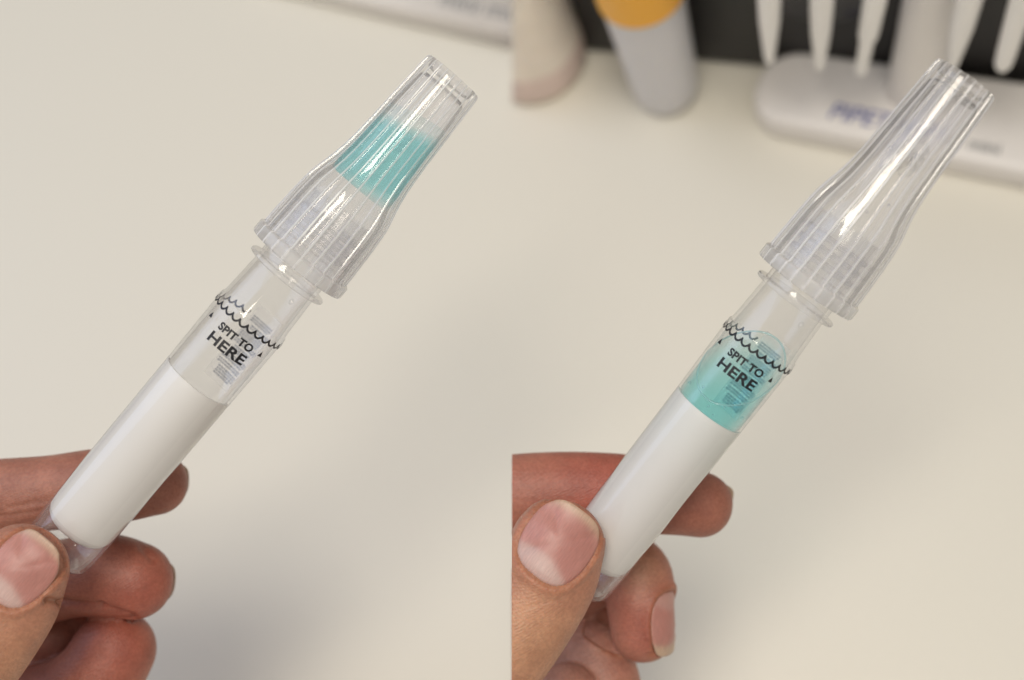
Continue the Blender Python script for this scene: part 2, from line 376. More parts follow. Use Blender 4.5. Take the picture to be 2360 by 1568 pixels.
# ---------------------------------------------------------------- the collection tubes
def tube_print(parent):
    """black print: wave line, words, triangles; bent onto the tube"""
    RP = .842
    def bend(x, y, r=RP): th = x/r; return (r*math.sin(th), -r*math.cos(th), y)
    # wave line, one sheet with a fine thickness
    def ribbon(path, wdt, name, mat, r=RP):
        vs = []; fs = []
        n = len(path)
        for i, (x, y) in enumerate(path):
            a = path[max(0, i-1)]; b = path[min(n-1, i+1)]
            dx, dy = b[0]-a[0], b[1]-a[1]; l = math.hypot(dx, dy) or 1
            nx, ny = -dy/l, dx/l
            ww = wdt(i/(n-1)) if callable(wdt) else wdt
            for sgn in (1, -1):
                vs.append(bend(x+nx*ww*sgn, y+ny*ww*sgn, r))
            if i: fs.append((2*i-2, 2*i-1, 2*i+1, 2*i))
        return vs, fs
    allv = []; allf = []
    per = .235*RP; th0 = math.radians(-172)*RP; k = 0; x = th0
    while x < math.radians(92)*RP:
        path = [(x+per*u/20, 6.52 - .105*math.sin(PI*u/20)**.6 + (.022 if u == 20 else 0)) for u in range(21)]
        vs, fs = ribbon(path, lambda q: .023 if q < .95 else .023-.22*(q-.95), '', None)
        o = len(allv); allv += vs; allf += [tuple(i+o for i in f) for f in fs]
        x += per
    mesh_obj('wave_line', allv, allf, M['ink'], parent)
    for ang in (-52, 47):
        xc = math.radians(ang)*RP
        tri = [(xc-.06, 6.11), (xc+.06, 6.11), (xc, 6.24)]
        vs = [bend(*tri[0]), bend(xc, 6.11), bend(*tri[1]), bend(*tri[2])]
        mesh_obj('printed_triangle', vs, [(0, 1, 3), (1, 2, 3)], M['ink'], parent)
    for txt, size, yb, wid, off in (('SPIT TO', .228, 6.08, .87, .0095), ('HERE', .315, 5.76, .925, .0098)):
        c = bpy.data.curves.new('t', 'FONT'); c.body = txt; c.size = size; c.align_x = 'CENTER'; c.offset = off; c.resolution_u = 6
        c.space_character = 1.02
        to = bpy.data.objects.new('t', c); sc.collection.objects.link(to)
        bpy.context.view_layer.update()
        me = bpy.data.meshes.new_from_object(to.evaluated_get(bpy.context.evaluated_depsgraph_get()))
        bpy.data.objects.remove(to)
        bm = bmesh.new(); bm.from_mesh(me)
        xs = [v.co.x for v in bm.verts]; x0, x1 = min(xs), max(xs)
        for v in bm.verts: v.co.x = (v.co.x-(x0+x1)/2)*wid/(x1-x0)
        q = -wid/2
        while q < wid/2:
            bmesh.ops.bisect_plane(bm, geom=bm.verts[:]+bm.edges[:]+bm.faces[:], plane_co=(q, 0, 0), plane_no=(1, 0, 0)); q += .04
        for v in bm.verts: v.co = bend(v.co.x+.015, v.co.y+yb)
        me2 = bpy.data.meshes.new('printed_words'); bm.to_mesh(me2); bm.free(); me2.materials.append(M['ink'])
        link(bpy.data.objects.new('printed_words', me2), parent)

def rear_label(parent):
    R = .845
    rng = random.Random(3)
    vs = []; fs = []
    # small-print block on the far side, lines run round the tube
    y = 6.55; row = 0
    blocks = [(6.50, 4, .50, 1.05), (6.22, 7, .15, 1.15), (5.62, 8, .10, 1.0), (5.05, 4, .0, .8)]
    y = 6.50
    pattern = [3, 2, 4, 2, 3, 3, 2, 4]
    lh = .058
    th_c = PI - .02
    for bi, nrow in enumerate(pattern):
        wide = .50 + .14*rng.random()
        for k in range(nrow):
            x = -.02 + .10*(bi % 3 == 1)
            xe = wide - .05*rng.random() if k == nrow-1 else wide
            while x < xe:
                wl = .03+.05*rng.random()
                x2 = min(x+wl, xe)
                a0 = th_c - x/R; a1 = th_c - x2/R
                h = lh*(.62+.12*rng.random())
                o = len(vs)
                for (a, yy) in ((a0, y), (a1, y), (a1, y-h), (a0, y-h)):
                    vs.append((R*math.sin(a), -R*math.cos(a), yy))
                fs.append((o, o+1, o+2, o+3))
                x = x2 + .012
            y -= lh
        y -= .03
        if y < 4.85: break
    o = mesh_obj('rear_fine_print', vs, fs, M['ink_blue'], parent); o['kind'] = 'stuff'
    # milky film between tube wall and print
    vs = []; fs = []
    for i in range(25):
        a = PI - .80 + .86*i/24
        for yy in (4.84, 6.75): vs.append((.838*math.sin(a), -.838*math.cos(a), yy))
        if i: fs.append((2*i-2, 2*i, 2*i+1, 2*i-1))
    mesh_obj('label_film', vs, fs, M['film'], parent)

TUBE_PROF = [(0, 0), (.58, 0), (.68, .03), (.74, .10), (.77, .25), (.785, .7), (.80, 2), (.812, 4.8), (.828, 6.50), (.832, 6.60),
             (.826, 6.63), (.800, 6.64), (.785, 6.8), (.765, 7.2), (.75, 7.60), (.76, 7.655), (.90, 7.665), (.93, 7.69), (.93, 7.74), (.90, 7.765),
             (.765, 7.775), (.75, 7.82), (.75, 7.98), (.86, 8.0), (.87, 8.03), (.86, 8.06), (.75, 8.08), (.75, 8.4),
             (.75, 8.46), (.82, 8.52), (.82, 8.56), (.75, 8.62), (.75, 8.74), (.82, 8.80), (.82, 8.84), (.75, 8.90), (.75, 9.02), (.82, 9.08), (.82, 9.12), (.75, 9.18),
             (.75, 9.45), (.73, 9.5), (.68, 9.5), (.665, 9.45),
             (.665, 7.8), (.675, 7.4), (.70, 6.9), (.725, 6.6), (.745, 6.4), (.748, 4.83), (.738, 2), (.728, .7), (.71, .3), (.66, .14), (.55, .07), (0, .06)]
CAP_PROF = [(.985, 8.02), (1.12, 8.02), (1.135, 8.05), (1.135, 8.28), (1.11, 8.31), (1.05, 8.33), (1.045, 8.58), (1.035, 8.8), (1.015, 9.24), (.992, 9.55), (.965, 9.77), (.925, 9.95),
            (.875, 10.15), (.83, 10.35), (.79, 10.6), (.76, 10.9), (.728, 11.4), (.705, 11.97), (.675, 12.6), (.655, 12.98), (.645, 13.06), (.62, 13.10),
            (.56, 13.10), (.545, 13.07), (.54, 12.94), (.50, 12.90), (0, 12.90),
            (0, 12.78), (.48, 12.78), (.565, 12.70), (.595, 12.4), (.625, 11.97), (.65, 11.4), (.675, 10.8), (.705, 10.43), (.75, 10.1),
            (.82, 9.88), (.87, 9.7), (.90, 9.5), (.92, 9.2), (.93, 8.9), (.94, 8.5), (.95, 8.2), (.96, 8.04)]
NR = 24
def rib(th, z, r):
    # raised ribs on the outer wall of the cap only
    zz = z
    outer_r = None
    for (a, b) in zip(CAP_PROF[4:22], CAP_PROF[5:23]):
        if a[1] <= zz <= b[1] + 1e-6:
            t = (zz-a[1])/max(1e-6, b[1]-a[1]); outer_r = a[0]+(b[0]-a[0])*t; break
    if outer_r is None or abs(outer_r-r) > .02 or z < 8.32: 
        if z < 8.30 and r > 1.1:   # knurled collar
            return r + .012*max(0, math.cos(NR*th))**3
        return r
    c = math.cos(NR*th)
    h = max(0.0, c-.6)/.4
    return r + .034*h*h*(3-2*h)
def make_tube(name, bottom, top, label, side):
    axis = (top-bottom).normalized()
    view = (CPOS-(bottom+top)/2).normalized()
    e1 = axis.cross(view)
    e1 = -(view.cross(axis)).normalized() if False else (axis.cross(view)).normalized()
    e1 = e1 if e1.dot(RIGHT) > 0 else -e1
    y = axis.cross(e1).normalized()
    root = empty(name)
    mid = (bottom+top)/2
    org = mid - axis*6.55
    root.matrix_world = Matrix(((e1.x, y.x, axis.x, org.x), (e1.y, y.y, axis.y, org.y), (e1.z, y.z, axis.z, org.z), (0, 0, 0, 1)))
    tag(root, label, 'sample tube', 'saliva collection tubes held in the two hands')
    lathe('tube_body', TUBE_PROF, M['tube'], root, 128, deg=25)
    wi = lathe('white_insert', [(0, .70), (.45, .66), (.60, .68), (.69, .76), (.745, .88), (.772, 1.1), (.786, 2), (.796, 4.4), (.799, 4.79), (.795, 4.81), (.76, 4.81), (.725, 4.77), (.70, 3.8), (.5, 3.6), (0, 3.5)], M['white'], root, 96, deg=50)
    for v in wi.data.vertices:      # the sleeve is cut lower at the back
        if v.co.z > 4.7 and v.co.y > 0: v.co.z -= v.co.y*.85
    cp = lathe('cap', CAP_PROF, M['cap'], root, 24*16, rf=rib, closed=True, deg=30)
    cp.data.materials.append(M['cap_inner'])
    for p in cp.data.polygons:
        c = p.center
        if p.normal.x*c.x + p.normal.y*c.y < -.02 or (c.z > 12.5 and abs(p.normal.z) > .9 and c.z < 13.0): p.material_index = 1
    for zt in (8.56, 8.80, 9.04):
        o = lathe('thread_ring', [(.80, zt), (.84, zt+.02), (.84, zt+.06), (.80, zt+.08)], M['lug'], root, 72, closed=True)
    # lugs inside the cap
    bm = bmesh.new()
    for k in range(16):
        th = 2*PI*k/16
        for (s0, s1, r0, r1) in ((8.55, 9.15, .83, .875),):
            m4 = Matrix.Translation((0, 0, 0)) @ Matrix.Rotation(th, 4, 'Z')
            r = bmesh.ops.create_cube(bm, size=1)
            bmesh.ops.transform(bm, matrix=m4 @ Matrix.Translation(((r0+r1)/2, 0, (s0+s1)/2)) @ Matrix.Diagonal((r1-r0, .05, s1-s0, 1)), verts=r['verts'])
    bm_obj('inner_lugs', bm, M['lug'], root, smooth=False)['kind'] = 'stuff'
    # gate mark on the neck
    bm = bmesh.new()
    th = math.radians(33)
    bmesh.ops.create_icosphere(bm, subdivisions=3, radius=.045, matrix=Matrix.Translation((.752*math.sin(th), -.752*math.cos(th), 7.42)) @ Matrix.Diagonal((1, 1, 1.5, 1)))
    bm_obj('gate_mark', bm, M['tube'], root)
    tube_print(root)
    rear_label(root)
    # gravity in the tube's own frame
    g = (root.matrix_world.to_3x3().inverted() @ Vector((0, 0, 1))).normalized()
    if side == 'left':
        o = lathe('teal_liquid', [(0, 10.06), (.70, 10.06), (.735, 10.2), (.715, 10.43), (.685, 10.8), (.66, 11.4), (.635, 11.97), (.63, 12.1), (0, 12.1)], M['cap_liquid'], root, 72)
        bm = bmesh.new(); bm.from_mesh(o.data)
        nn = Vector((-.22, .10, 1)).normalized()
        bmesh.ops.bisect_plane(bm, geom=bm.verts[:]+bm.edges[:]+bm.faces[:], plane_co=(0, 0, 11.95), plane_no=nn, clear_outer=True)
        bmesh.ops.holes_fill(bm, edges=[e for e in bm.edges if e.is_boundary], sides=0)
        bmesh.ops.recalc_face_normals(bm, faces=bm.faces)
        bm.to_mesh(o.data); bm.free()
        autosmooth(o, 30)
        # inner piercing tube above the liquid
        lathe('piercing_tube', [(.17, 11.15), (.20, 11.15), (.21, 11.6), (.18, 11.62), (.165, 11.6)], M['tube'], root, 48, closed=True)
    else:
        o = lathe('teal_liquid', [(0, 3.52), (.49, 3.62), (.69, 3.82), (.715, 4.75), (.72, 4.83), (.756, 4.85), (.758, 5.2), (.756, 6.4), (.735, 6.6), (.71, 6.9), (.685, 7.4), (.675, 7.7), (0, 7.7)], M['liquid'], root, 96)
        bm = bmesh.new(); bm.from_mesh(o.data)
        gg = Vector((-.28, -1.07, 1)).normalized()
        bmesh.ops.bisect_plane(bm, geom=bm.verts[:]+bm.edges[:]+bm.faces[:], plane_co=(0, 0, 5.92), plane_no=gg, clear_outer=True)
        bmesh.ops.holes_fill(bm, edges=[e for e in bm.edges if e.is_boundary], sides=0)
        bmesh.ops.recalc_face_normals(bm, faces=bm.faces)
        bm.to_mesh(o.data); bm.free()
        autosmooth(o, 30)
        # pale ring, highlight put into its colour, where the liquid's surface climbs the wall
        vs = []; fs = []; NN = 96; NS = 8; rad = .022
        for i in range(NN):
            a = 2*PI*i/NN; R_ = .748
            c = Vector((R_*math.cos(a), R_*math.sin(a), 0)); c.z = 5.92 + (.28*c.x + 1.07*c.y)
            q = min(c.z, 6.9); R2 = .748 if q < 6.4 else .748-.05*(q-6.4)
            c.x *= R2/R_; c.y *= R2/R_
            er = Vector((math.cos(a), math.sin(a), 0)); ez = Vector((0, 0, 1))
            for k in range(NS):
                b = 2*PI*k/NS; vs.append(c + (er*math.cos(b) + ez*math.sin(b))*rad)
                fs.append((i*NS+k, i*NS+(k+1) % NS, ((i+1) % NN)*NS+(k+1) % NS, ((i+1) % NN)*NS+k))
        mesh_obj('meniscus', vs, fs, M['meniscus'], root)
        rb = random.Random(5)
        for k in range(7):          # small bubbles caught against the wall
            a = rb.uniform(-1.2, 1.2); zz = rb.uniform(4.9, 5.25)
            bb = bmesh.new(); bmesh.ops.create_icosphere(bb, subdivisions=2, radius=rb.uniform(.018, .034), matrix=Matrix.Translation((.73*math.sin(a), -.73*math.cos(a), zz)))
            bm_obj('bubble', bb, M['meniscus'], root)
        for (a, zz) in ((-.15, 10.75), (.1, 9.95), (.5, 10.3), (-.5, 11.2)):
            bb = bmesh.new(); bmesh.ops.create_icosphere(bb, subdivisions=2, radius=.035, matrix=Matrix.Translation((.66*math.sin(a), -.66*math.cos(a), zz)))
            bm_obj('droplet', bb, M['lug'], root)
        # torn seal film crumpled in the emptied chamber
        rng = random.Random(11)
        bm = bmesh.new()
        for k in range(7):
            c = Vector((rng.uniform(-.25, .3), rng.uniform(-.35, .1), rng.uniform(10.9, 11.9)))
            r = bmesh.ops.create_icosphere(bm, subdivisions=2, radius=.16)
            for v in r['verts']:
                v.co = Vector((v.co.x*rng.uniform(.3, 1.5), v.co.y*rng.uniform(.2, 1), v.co.z*rng.uniform(.6, 2.2))) + c
                rr = math.hypot(v.co.x, v.co.y)
                if rr > .54: v.co.x *= .54/rr; v.co.y *= .54/rr
        bm_obj('torn_seal_film', bm, M['tube'], root, smooth=False)['kind'] = 'stuff'
    return root
make_tube('collection_tube', P(122, 1281, -.35), P(1050, 170, .35), 'clear saliva tube with teal liquid still up in its ribbed cap, white insert below', 'left')
make_tube('collection_tube', P(1331.5, 1333.6, -1.1), P(2221, 188.6, 1.9), 'clear saliva tube with empty ribbed cap, teal liquid pooled on its white insert', 'right')

# ---------------------------------------------------------------- hands
def catmull(pts, m=8):
    out = []
    n = len(pts)
    for i in range(n-1):
        p0 = pts[max(0, i-1)]; p1 = pts[i]; p2 = pts[i+1]; p3 = pts[min(n-1, i+2)]
        for k in range(m):
            t = k/m
            out.append([.5*((2*b) + (-a+c)*t + (2*a-5*b+4*c-d)*t*t + (-a+3*b-3*c+d)*t**3) for a, b, c, d in zip(p0, p1, p2, p3)])
    out.append(list(pts[-1]))
    return out
def sweep(bm, nodes, flat=.88, nseg=28, normal=None, tip=True, taper=1.0):
    """limb along nodes (px, py, z, radius); flattened along the viewing direction; rounded tip"""
    pts = []
    for (px, py, z, r) in nodes:
        p = P(px, py, z); pts.append((p.x, p.y, p.z, r))
    c = catmull(pts, 8)
    nrm = (normal or BACK).normalized()
    # rounded ends
    def ext(c, end):
        a = Vector(c[-1][:3]) if end else Vector(c[0][:3]); b = Vector(c[-2][:3]) if end else Vector(c[1][:3])
        r = c[-1][3] if end else c[0][3]
        d = (a-b).normalized(); o = []
        for k in range(1, 9):
            q = k/8*PI/2
            o.append([*(a+d*r*math.sin(q)*taper), r*max(.02, math.cos(q))**.92])
        return o
    tail = ext(c, True); head = ext(c, False)[::-1]
    c = head + c + tail
    rings = []
    for i, q in enumerate(c):
        p = Vector(q[:3]); a = Vector(c[max(0, i-1)][:3]); b = Vector(c[min(len(c)-1, i+1)][:3])
        t = (b-a).normalized()
        n = (nrm - t*nrm.dot(t)).normalized(); s = t.cross(n)
        ring = []
        for k in range(nseg):
            th = 2*PI*k/nseg
            ring.append(bm.verts.new(p + s*q[3]*math.cos(th) + n*q[3]*flat*math.sin(th)))
        rings.append(ring)
    for a, b in zip(rings[:-1], rings[1:]):
        for k in range(nseg):
            j = (k+1) % nseg
            bm.faces.new((a[k], a[j], b[j], b[k]))
    bm.faces.new(rings[0][::-1]); bm.faces.new(rings[-1])
def gauss(x, s): return math.exp(-.5*(x/s)**2)
def seg_dist(px, py, a, b):
    ax, ay = a; bx, by = b; dx, dy = bx-ax, by-ay
    t = max(0, min(1, ((px-ax)*dx+(py-ay)*dy)/(dx*dx+dy*dy)))
    return math.hypot(px-ax-dx*t, py-ay-dy*t)
def project(co):
    v = co-CPOS; z = v.dot(D0)
    return CX + F*v.dot(RIGHT)/z, CY - F*v.dot(UP)/z
class Nail:
    def __init__(s, center, axis, normal, width, length, free=.14, kind='front'):
        s.c = center; s.v = axis.normalized(); n = normal - s.v*normal.dot(s.v); s.n = n.normalized(); s.u = s.v.cross(s.n).normalized()
        s.w = width; s.l = length; s.free = free; s.kind = kind
    def uv(s, p):
        d = p-s.c
        return d.dot(s.u)/(s.w/2), d.dot(s.v)/(s.l/2), d.dot(s.n)
    def inside(s, u, v):        # superellipse radius, 1 at the nail's outline
        pu, pv = (3.2, 2.6) if v > 0 else (3.0, 2.3)
        return (abs(u)**pu + abs(v)**pv)**(1/2.7)
def make_hand(name, label, chains, palm, nails, creases, spots, seam=False, base=(.44, .185, .13)):
    bm = bmesh.new()
    for nodes, flat, nrm in chains: sweep(bm, nodes, flat, normal=nrm)
    for nodes, flat in palm: sweep(bm, nodes, flat)
    me = bpy.data.meshes.new(name); bm.to_mesh(me); bm.free()
    o = bpy.data.objects.new(name, me); link(o)
    md = o.modifiers.new('r', 'REMESH'); md.mode = 'VOXEL'; md.voxel_size = .055; md.use_smooth_shade = True
    sm = o.modifiers.new('s', 'SMOOTH'); sm.factor = .5; sm.iterations = 5
    bpy.context.view_layer.update()
    me2 = bpy.data.meshes.new_from_object(o.evaluated_get(bpy.context.evaluated_depsgraph_get()))
    o.modifiers.clear(); o.data = me2; me2.name = name
    me2.materials.clear(); me2.materials.append(M['skin'])
    # finer mesh where the lens sees it
    bm = bmesh.new(); bm.from_mesh(me2)
    bm.normal_update()
    def seen(f):
        if f.normal.dot((CPOS-f.calc_center_median()).normalized()) < -.3: return False
        x, y = project(f.calc_center_median()); return -60 < x < 2420 and 900 < y < 1640
    ed = set()
    for f in bm.faces:
        if seen(f): ed.update(f.edges)
    bmesh.ops.subdivide_edges(bm, edges=list(ed), cuts=1, use_grid_fill=True, smooth=0)
    bmesh.ops.smooth_vert(bm, verts=bm.verts, factor=.5, use_axis_x=True, use_axis_y=True, use_axis_z=True)
    bmesh.ops.smooth_vert(bm, verts=bm.verts, factor=.5, use_axis_x=True, use_axis_y=True, use_axis_z=True)
    bm.normal_update()
    # nails' beds and folds, creases
    disp = []
    for v in bm.verts:
        dv = 0
        for nl in nails:
            if nl.kind == 'back' or (v.co-nl.c).length > 2: continue
            if v.normal.dot(nl.n) < .05: continue
            u, w_, h = nl.uv(v.co)
            q = nl.inside(u, w_)
            if q < 1.0: dv -= .06
            elif w_ < .75: dv += .055*gauss(q-1.11, .085)*(1 if w_ < .3 else .6)
            if 1.0 <= q and w_ < .8: dv -= .02*gauss(q-1.0, .035)
        if v.normal.dot(CPOS-v.co) > 0:
            x, y = project(v.co)
            for (a, b, depth, wd) in creases:
                if abs(x-a[0]) > 300: continue
                d = seg_dist(x, y, a, b)
                if d < wd*4: dv -= depth*gauss(d, wd)
        disp.append(dv)
    for v, d in zip(bm.verts, disp): v.co += v.normal*d
    bm.to_mesh(me2); bm.free()
    # skin tone, with painted shade among the spots
    ca = me2.attributes.new('tone', 'FLOAT_COLOR', 'POINT')
    sp = [(P(px, py, z), r, col) for (px, py, z, r, col) in spots]
    for i, v in enumerate(me2.vertices):
        c = list(base)
        for p, r, col in sp:
            k = gauss((v.co-p).length, r)
            c = [a+(b-a)*k for a, b in zip(c, col)]
        for nl in nails:
            if nl.kind != 'back' and (v.co-nl.c).length < 2 and v.normal.dot(nl.n) > .1:
                u, w_, h = nl.uv(v.co); q = nl.inside(u, w_)
                k = .55*gauss(q-1.07, .06)
                c = [a+(b-a)*k for a, b in zip(c, (.40, .15, .07))]
        ca.data[i].color = (*c, 1)
    me2.update()
    for p in me2.polygons: p.use_smooth = True
    bvh = BVHTree.FromPolygons([v.co for v in me2.vertices], [tuple(p.vertices) for p in me2.polygons])
    tag(o, label, 'hand', 'hands holding up the sample tubes')
    for nl in nails:
        NU, NV = 26, 32
        vs = []; cols = []; uvs = []; idx = {}
        for j in range(NV+1):
            for i in range(NU+1):
                a = -1+2*i/NU; b = -1+2*j/NV
                # square grid -> superellipse
                q = nl.inside(a, b); m_ = max(abs(a), abs(b))
                k = m_/q if q > 1e-6 else 1
                u, v = a*k, b*k
                p0 = nl.c + nl.u*(u*nl.w/2) + nl.v*(v*nl.l/2)
                hit = bvh.ray_cast(p0 + nl.n*1.6, -nl.n, 3.5)
                p = hit[0] if hit[0] is not None else p0
                vs.append([p, u, v, m_, hit[0] is not None])
        # smooth the draped sheet
        W = NU+1
        hc = (vs[(NV//2)*W+NU//2][0]-nl.c).dot(nl.n)
        hs = []
        for q in vs:
            arch = hc + math.sqrt(max(.05, 1-(q[1]*nl.w/2)**2)) - 1 - .06*q[2]**2
            h = (q[0]-nl.c).dot(nl.n)
            hs.append(arch if not q[4] else max(h, arch-.10))
        for it in range(14):
            h2 = hs[:]
            for j in range(NV+1):
                for i in range(NU+1):
                    s = 0; c_ = 0
                    for dj, di in ((0, 1), (0, -1), (1, 0), (-1, 0)):
                        jj, ii = j+dj, i+di
                        if 0 <= jj <= NV and 0 <= ii <= NU: s += hs[jj*W+ii]; c_ += 1
                    h2[j*W+i] = .4*hs[j*W+i]+.6*s/c_
            hs = h2
        if nl.kind == 'back':       # seen edge-on: a plain arched plate
            h0 = hs[(NV//2)*W+NU//2]; RR = .85
            hs = [h0 + math.sqrt(max(.01, RR*RR-(q[1]*nl.w/2)**2))-RR - .05*q[2]**2 for q in vs]
        pos = []
        for q, h in zip(vs, hs):
            u, v, m_ = q[1], q[2], q[3]
            edge = .048 if v > .2 else .030
            lift = .050 - .040*max(0, (m_-.86)/.14)*(1 if v < .5 else .35)
            pos.append(nl.c + nl.u*(u*nl.w/2) + nl.v*(v*nl.l/2) + nl.n*(h+lift))
            # colours: lunula, pink bed, pale free edge
            pink = (.56, .28, .24); deep = (.43, .18, .155); lun = (.60, .43, .39); tipc = (.57, .41, .30)
            f1 = 1/(1+math.exp(-(v - (1-2*nl.free) + .18*u*u)*22))
            lv = -.62 + .30*(1-u*u) - .12*u
            f2 = 1/(1+math.exp((v-lv+.10)*24)) * (1 if nl.kind == 'front' else .4)
            dm = .5+.5*math.sin(u*1.7+1.2)
            c = [a*(1-dm*.6)+b*dm*.6 for a, b in zip(pink, deep)]
            c = [a+(b-a)*f1 for a, b in zip(c, tipc)]
            c = [a+(b-a)*f2*.9 for a, b in zip(c, lun)]
            cols.append(c); uvs.append((u, v, 0))
        top = len(pos)
        for q, p in zip(vs, list(pos)):
            pos.append(p - nl.n*.035)
            cols.append((.50, .38, .27))
            uvs.append((q[1], q[2], 0))
        fs = []
        for j in range(NV):
            for i in range(NU):
                a = j*W+i; f = (a, a+1, a+1+W, a+W)
                fs.append(f); fs.append(tuple(x+top for x in f[::-1]))
        rim = [i for i in range(W)] + [j*W+NU for j in range(1, NV+1)] + [NV*W+i for i in range(NU-1, -1, -1)] + [j*W for j in range(NV-1, 0, -1)]
        for k in range(len(rim)):
            a, b = rim[k], rim[(k+1) % len(rim)]
            fs.append((a, a+top, b+top, b))
        no = mesh_obj('fingernail', pos, fs, M['nail'], o)
        at = no.data.attributes.new('tone', 'FLOAT_COLOR', 'POINT')
        au = no.data.attributes.new('nuv', 'FLOAT_VECTOR', 'POINT')
        for i in range(len(pos)):
            at.data[i].color = (*cols[i], 1); au.data[i].vector = uvs[i]
        if seam: cut_at_view_seam(no, True)
    if seam: cut_at_view_seam(o, True)
    return o

RED = (.40, .112, .078); BROWN = (.33, .13, .09); YEL = (.56, .31, .19); PALE = (.50, .27, .21)
# --- hand of the left picture
index_l = [(-430, 1225, -3.0, 1.0), (-200, 1165, -2.4, .92), (0, 1146, -1.95, .86), (120, 1136, -1.8, .84), (220, 1124, -1.75, .86), (300, 1118, -1.75, .80), (357, 1114, -1.85, .72)]
middle_l = [(-330, 1480, -3.6, 1.0), (-120, 1420, -3.3, .95), (20, 1372, -2.9, .93), (150, 1335, -2.25, .90), (245, 1326, -1.98, .93), (308, 1338, -1.95, .87)]
ring_l = [(-300, 1680, -3.8, 1.0), (-120, 1640, -3.6, .95), (40, 1640, -3.0, .95), (150, 1612, -2.7, .96), (222, 1564, -2.45, .98), (262, 1500, -2.5, .95)]
thumb_l = [(-520, 2020, -1.6, 1.8), (-330, 1820, -.2, 1.4), (-180, 1650, .45, 1.18), (-78, 1530, .7, 1.06), (-15, 1445, .78, 1.02), (22, 1380, .8, 1.02), (50, 1316, .8, .95)]
pinky_l = [(-350, 1850, -3.8, .9), (-150, 1830, -3.4, .85), (20, 1790, -2.8, .82), (110, 1720, -2.5, .78)]
chains_l = [(index_l, .86, None), (middle_l, .90, None), (ring_l, .92, None), (thumb_l, .80, None), (pinky_l, .9, None),
            ([(-260, 1480, -4.2, 1.0), (-60, 1470, -4.0, 1.0), (130, 1470, -3.7, .85)], .9, None), ([(-100, 1400, -4.4, 1.0), (90, 1420, -4.1, .9), (215, 1432, -3.7, .62)], .9, None), ([(-260, 1620, -4.2, 1.0), (-60, 1600, -4.0, 1.0), (90, 1560, -3.7, .9)], .9, None)]
palm_l = [([(-480, 1250, -3.6, 1.5), (-440, 1480, -4.0, 1.9), (-420, 1750, -3.8, 2.0), (-500, 2050, -2.8, 2.3), (-800, 2500, -2.6, 2.6)], .75),
          ([(-420, 1400, -2.8, 1.5), (-500, 1750, -1.6, 1.8), (-640, 2100, -2.0, 2.2)], .8)]
nails_l = [Nail(P(46, 1312, 1.45), cdir((.58, .80, -.05)), cdir((-.10, .05, 1)), 1.22, 1.52, .09),
           Nail(P(342, 1325, -2.72), cdir((1, -.15, .05)), cdir((.22, .25, -.93)), 1.25, 1.3, .16, 'back'),
           Nail(P(300, 1516, -3.0), cdir((.35, .9, -.05)), cdir((.80, -.25, -.55)), 1.1, .95, .16, 'back'),
           Nail(P(373, 1104, -2.4), cdir((1, -.05, -.1)), cdir((.15, .35, -.93)), 1.05, 1.2, .2, 'back')]
creases_l = [((20, 1170), (150, 1150), .018, 4), ((-10, 1192), (110, 1176), .018, 4), ((40, 1208), (150, 1186), .014, 4),
             ((330, 1262), (352, 1288), .06, 7), ((110, 1385), (230, 1400), .14, 7), ((230, 1400), (308, 1425), .12, 6), ((60, 1158), (120, 1145), .01, 3)]
spots_l = [(320, 1345, -1.2, .9, RED), (262, 1490, -1.3, 1.0, RED), (300, 1118, -1.6, 1.3, BROWN), (60, 1150, -1.2, 1.3, (.40, .18, .13)), (40, 1330, .9, .9, (.52, .25, .17)),
           (-40, 1500, .9, 1.0, YEL), (80, 1480, -3.0, 1.2, BROWN)]  # last brown spot paints the shade between thumb and fingers into the skin
make_hand('hand', 'hand pinching the tube with teal liquid in its cap, thumbnail cut by the frame', chains_l, palm_l, nails_l, creases_l, spots_l)
# --- hand of the right picture
index_r = [(700, 1260, -3.2, 1.05), (930, 1180, -2.8, .95), (1130, 1146, -2.4, .92), (1290, 1134, -2.25, .91), (1440, 1138, -2.2, .89), (1550, 1150, -2.2, .82), (1612, 1163, -2.25, .75)]
middle_r = [(800, 1560, -4.6, 1.05), (1050, 1480, -4.4, .98), (1270, 1370, -4.0, .95), (1405, 1308, -3.5, .86), (1466, 1320, -3.0, .80), (1476, 1385, -2.75, .80), (1482, 1450, -2.7, .76)]
ring_r = [(800, 1800, -5.0, 1.0), (1040, 1640, -4.6, 1.0), (1230, 1520, -4.1, 1.0), (1345, 1510, -3.7, .95), (1392, 1575, -3.3, .86), (1395, 1660, -3.1, .84)]
pinky_r = [(900, 1950, -4.2, .9), (1100, 1790, -3.6, .86), (1230, 1680, -3.0, .84), (1306, 1604, -2.6, .76)]
thumb_r = [(640, 2100, -2.6, 2.0), (850, 1850, -1.1, 1.6), (1020, 1640, -.1, 1.30), (1150, 1492, .25, 1.14), (1222, 1396, .32, 1.07), (1262, 1322, .35, 1.06), (1284, 1262, .35, .99)]
chains_r = [(index_r, .86, None), (middle_r, .92, None), (ring_r, .92, None), (thumb_r, .80, None), (pinky_r, .9, None),
            ([(1000, 1480, -5.2, 1.0), (1200, 1460, -5.0, 1.0), (1380, 1430, -4.6, .85)], .9, None)]
palm_r = [([(660, 1280, -3.8, 1.5), (700, 1500, -4.8, 1.9), (720, 1780, -4.8, 2.0), (650, 2080, -3.6, 2.3), (400, 2500, -3.4, 2.6)], .75),
          ([(720, 1430, -3.6, 1.5), (640, 1780, -2.6, 1.8), (520, 2100, -3.0, 2.2)], .8)]
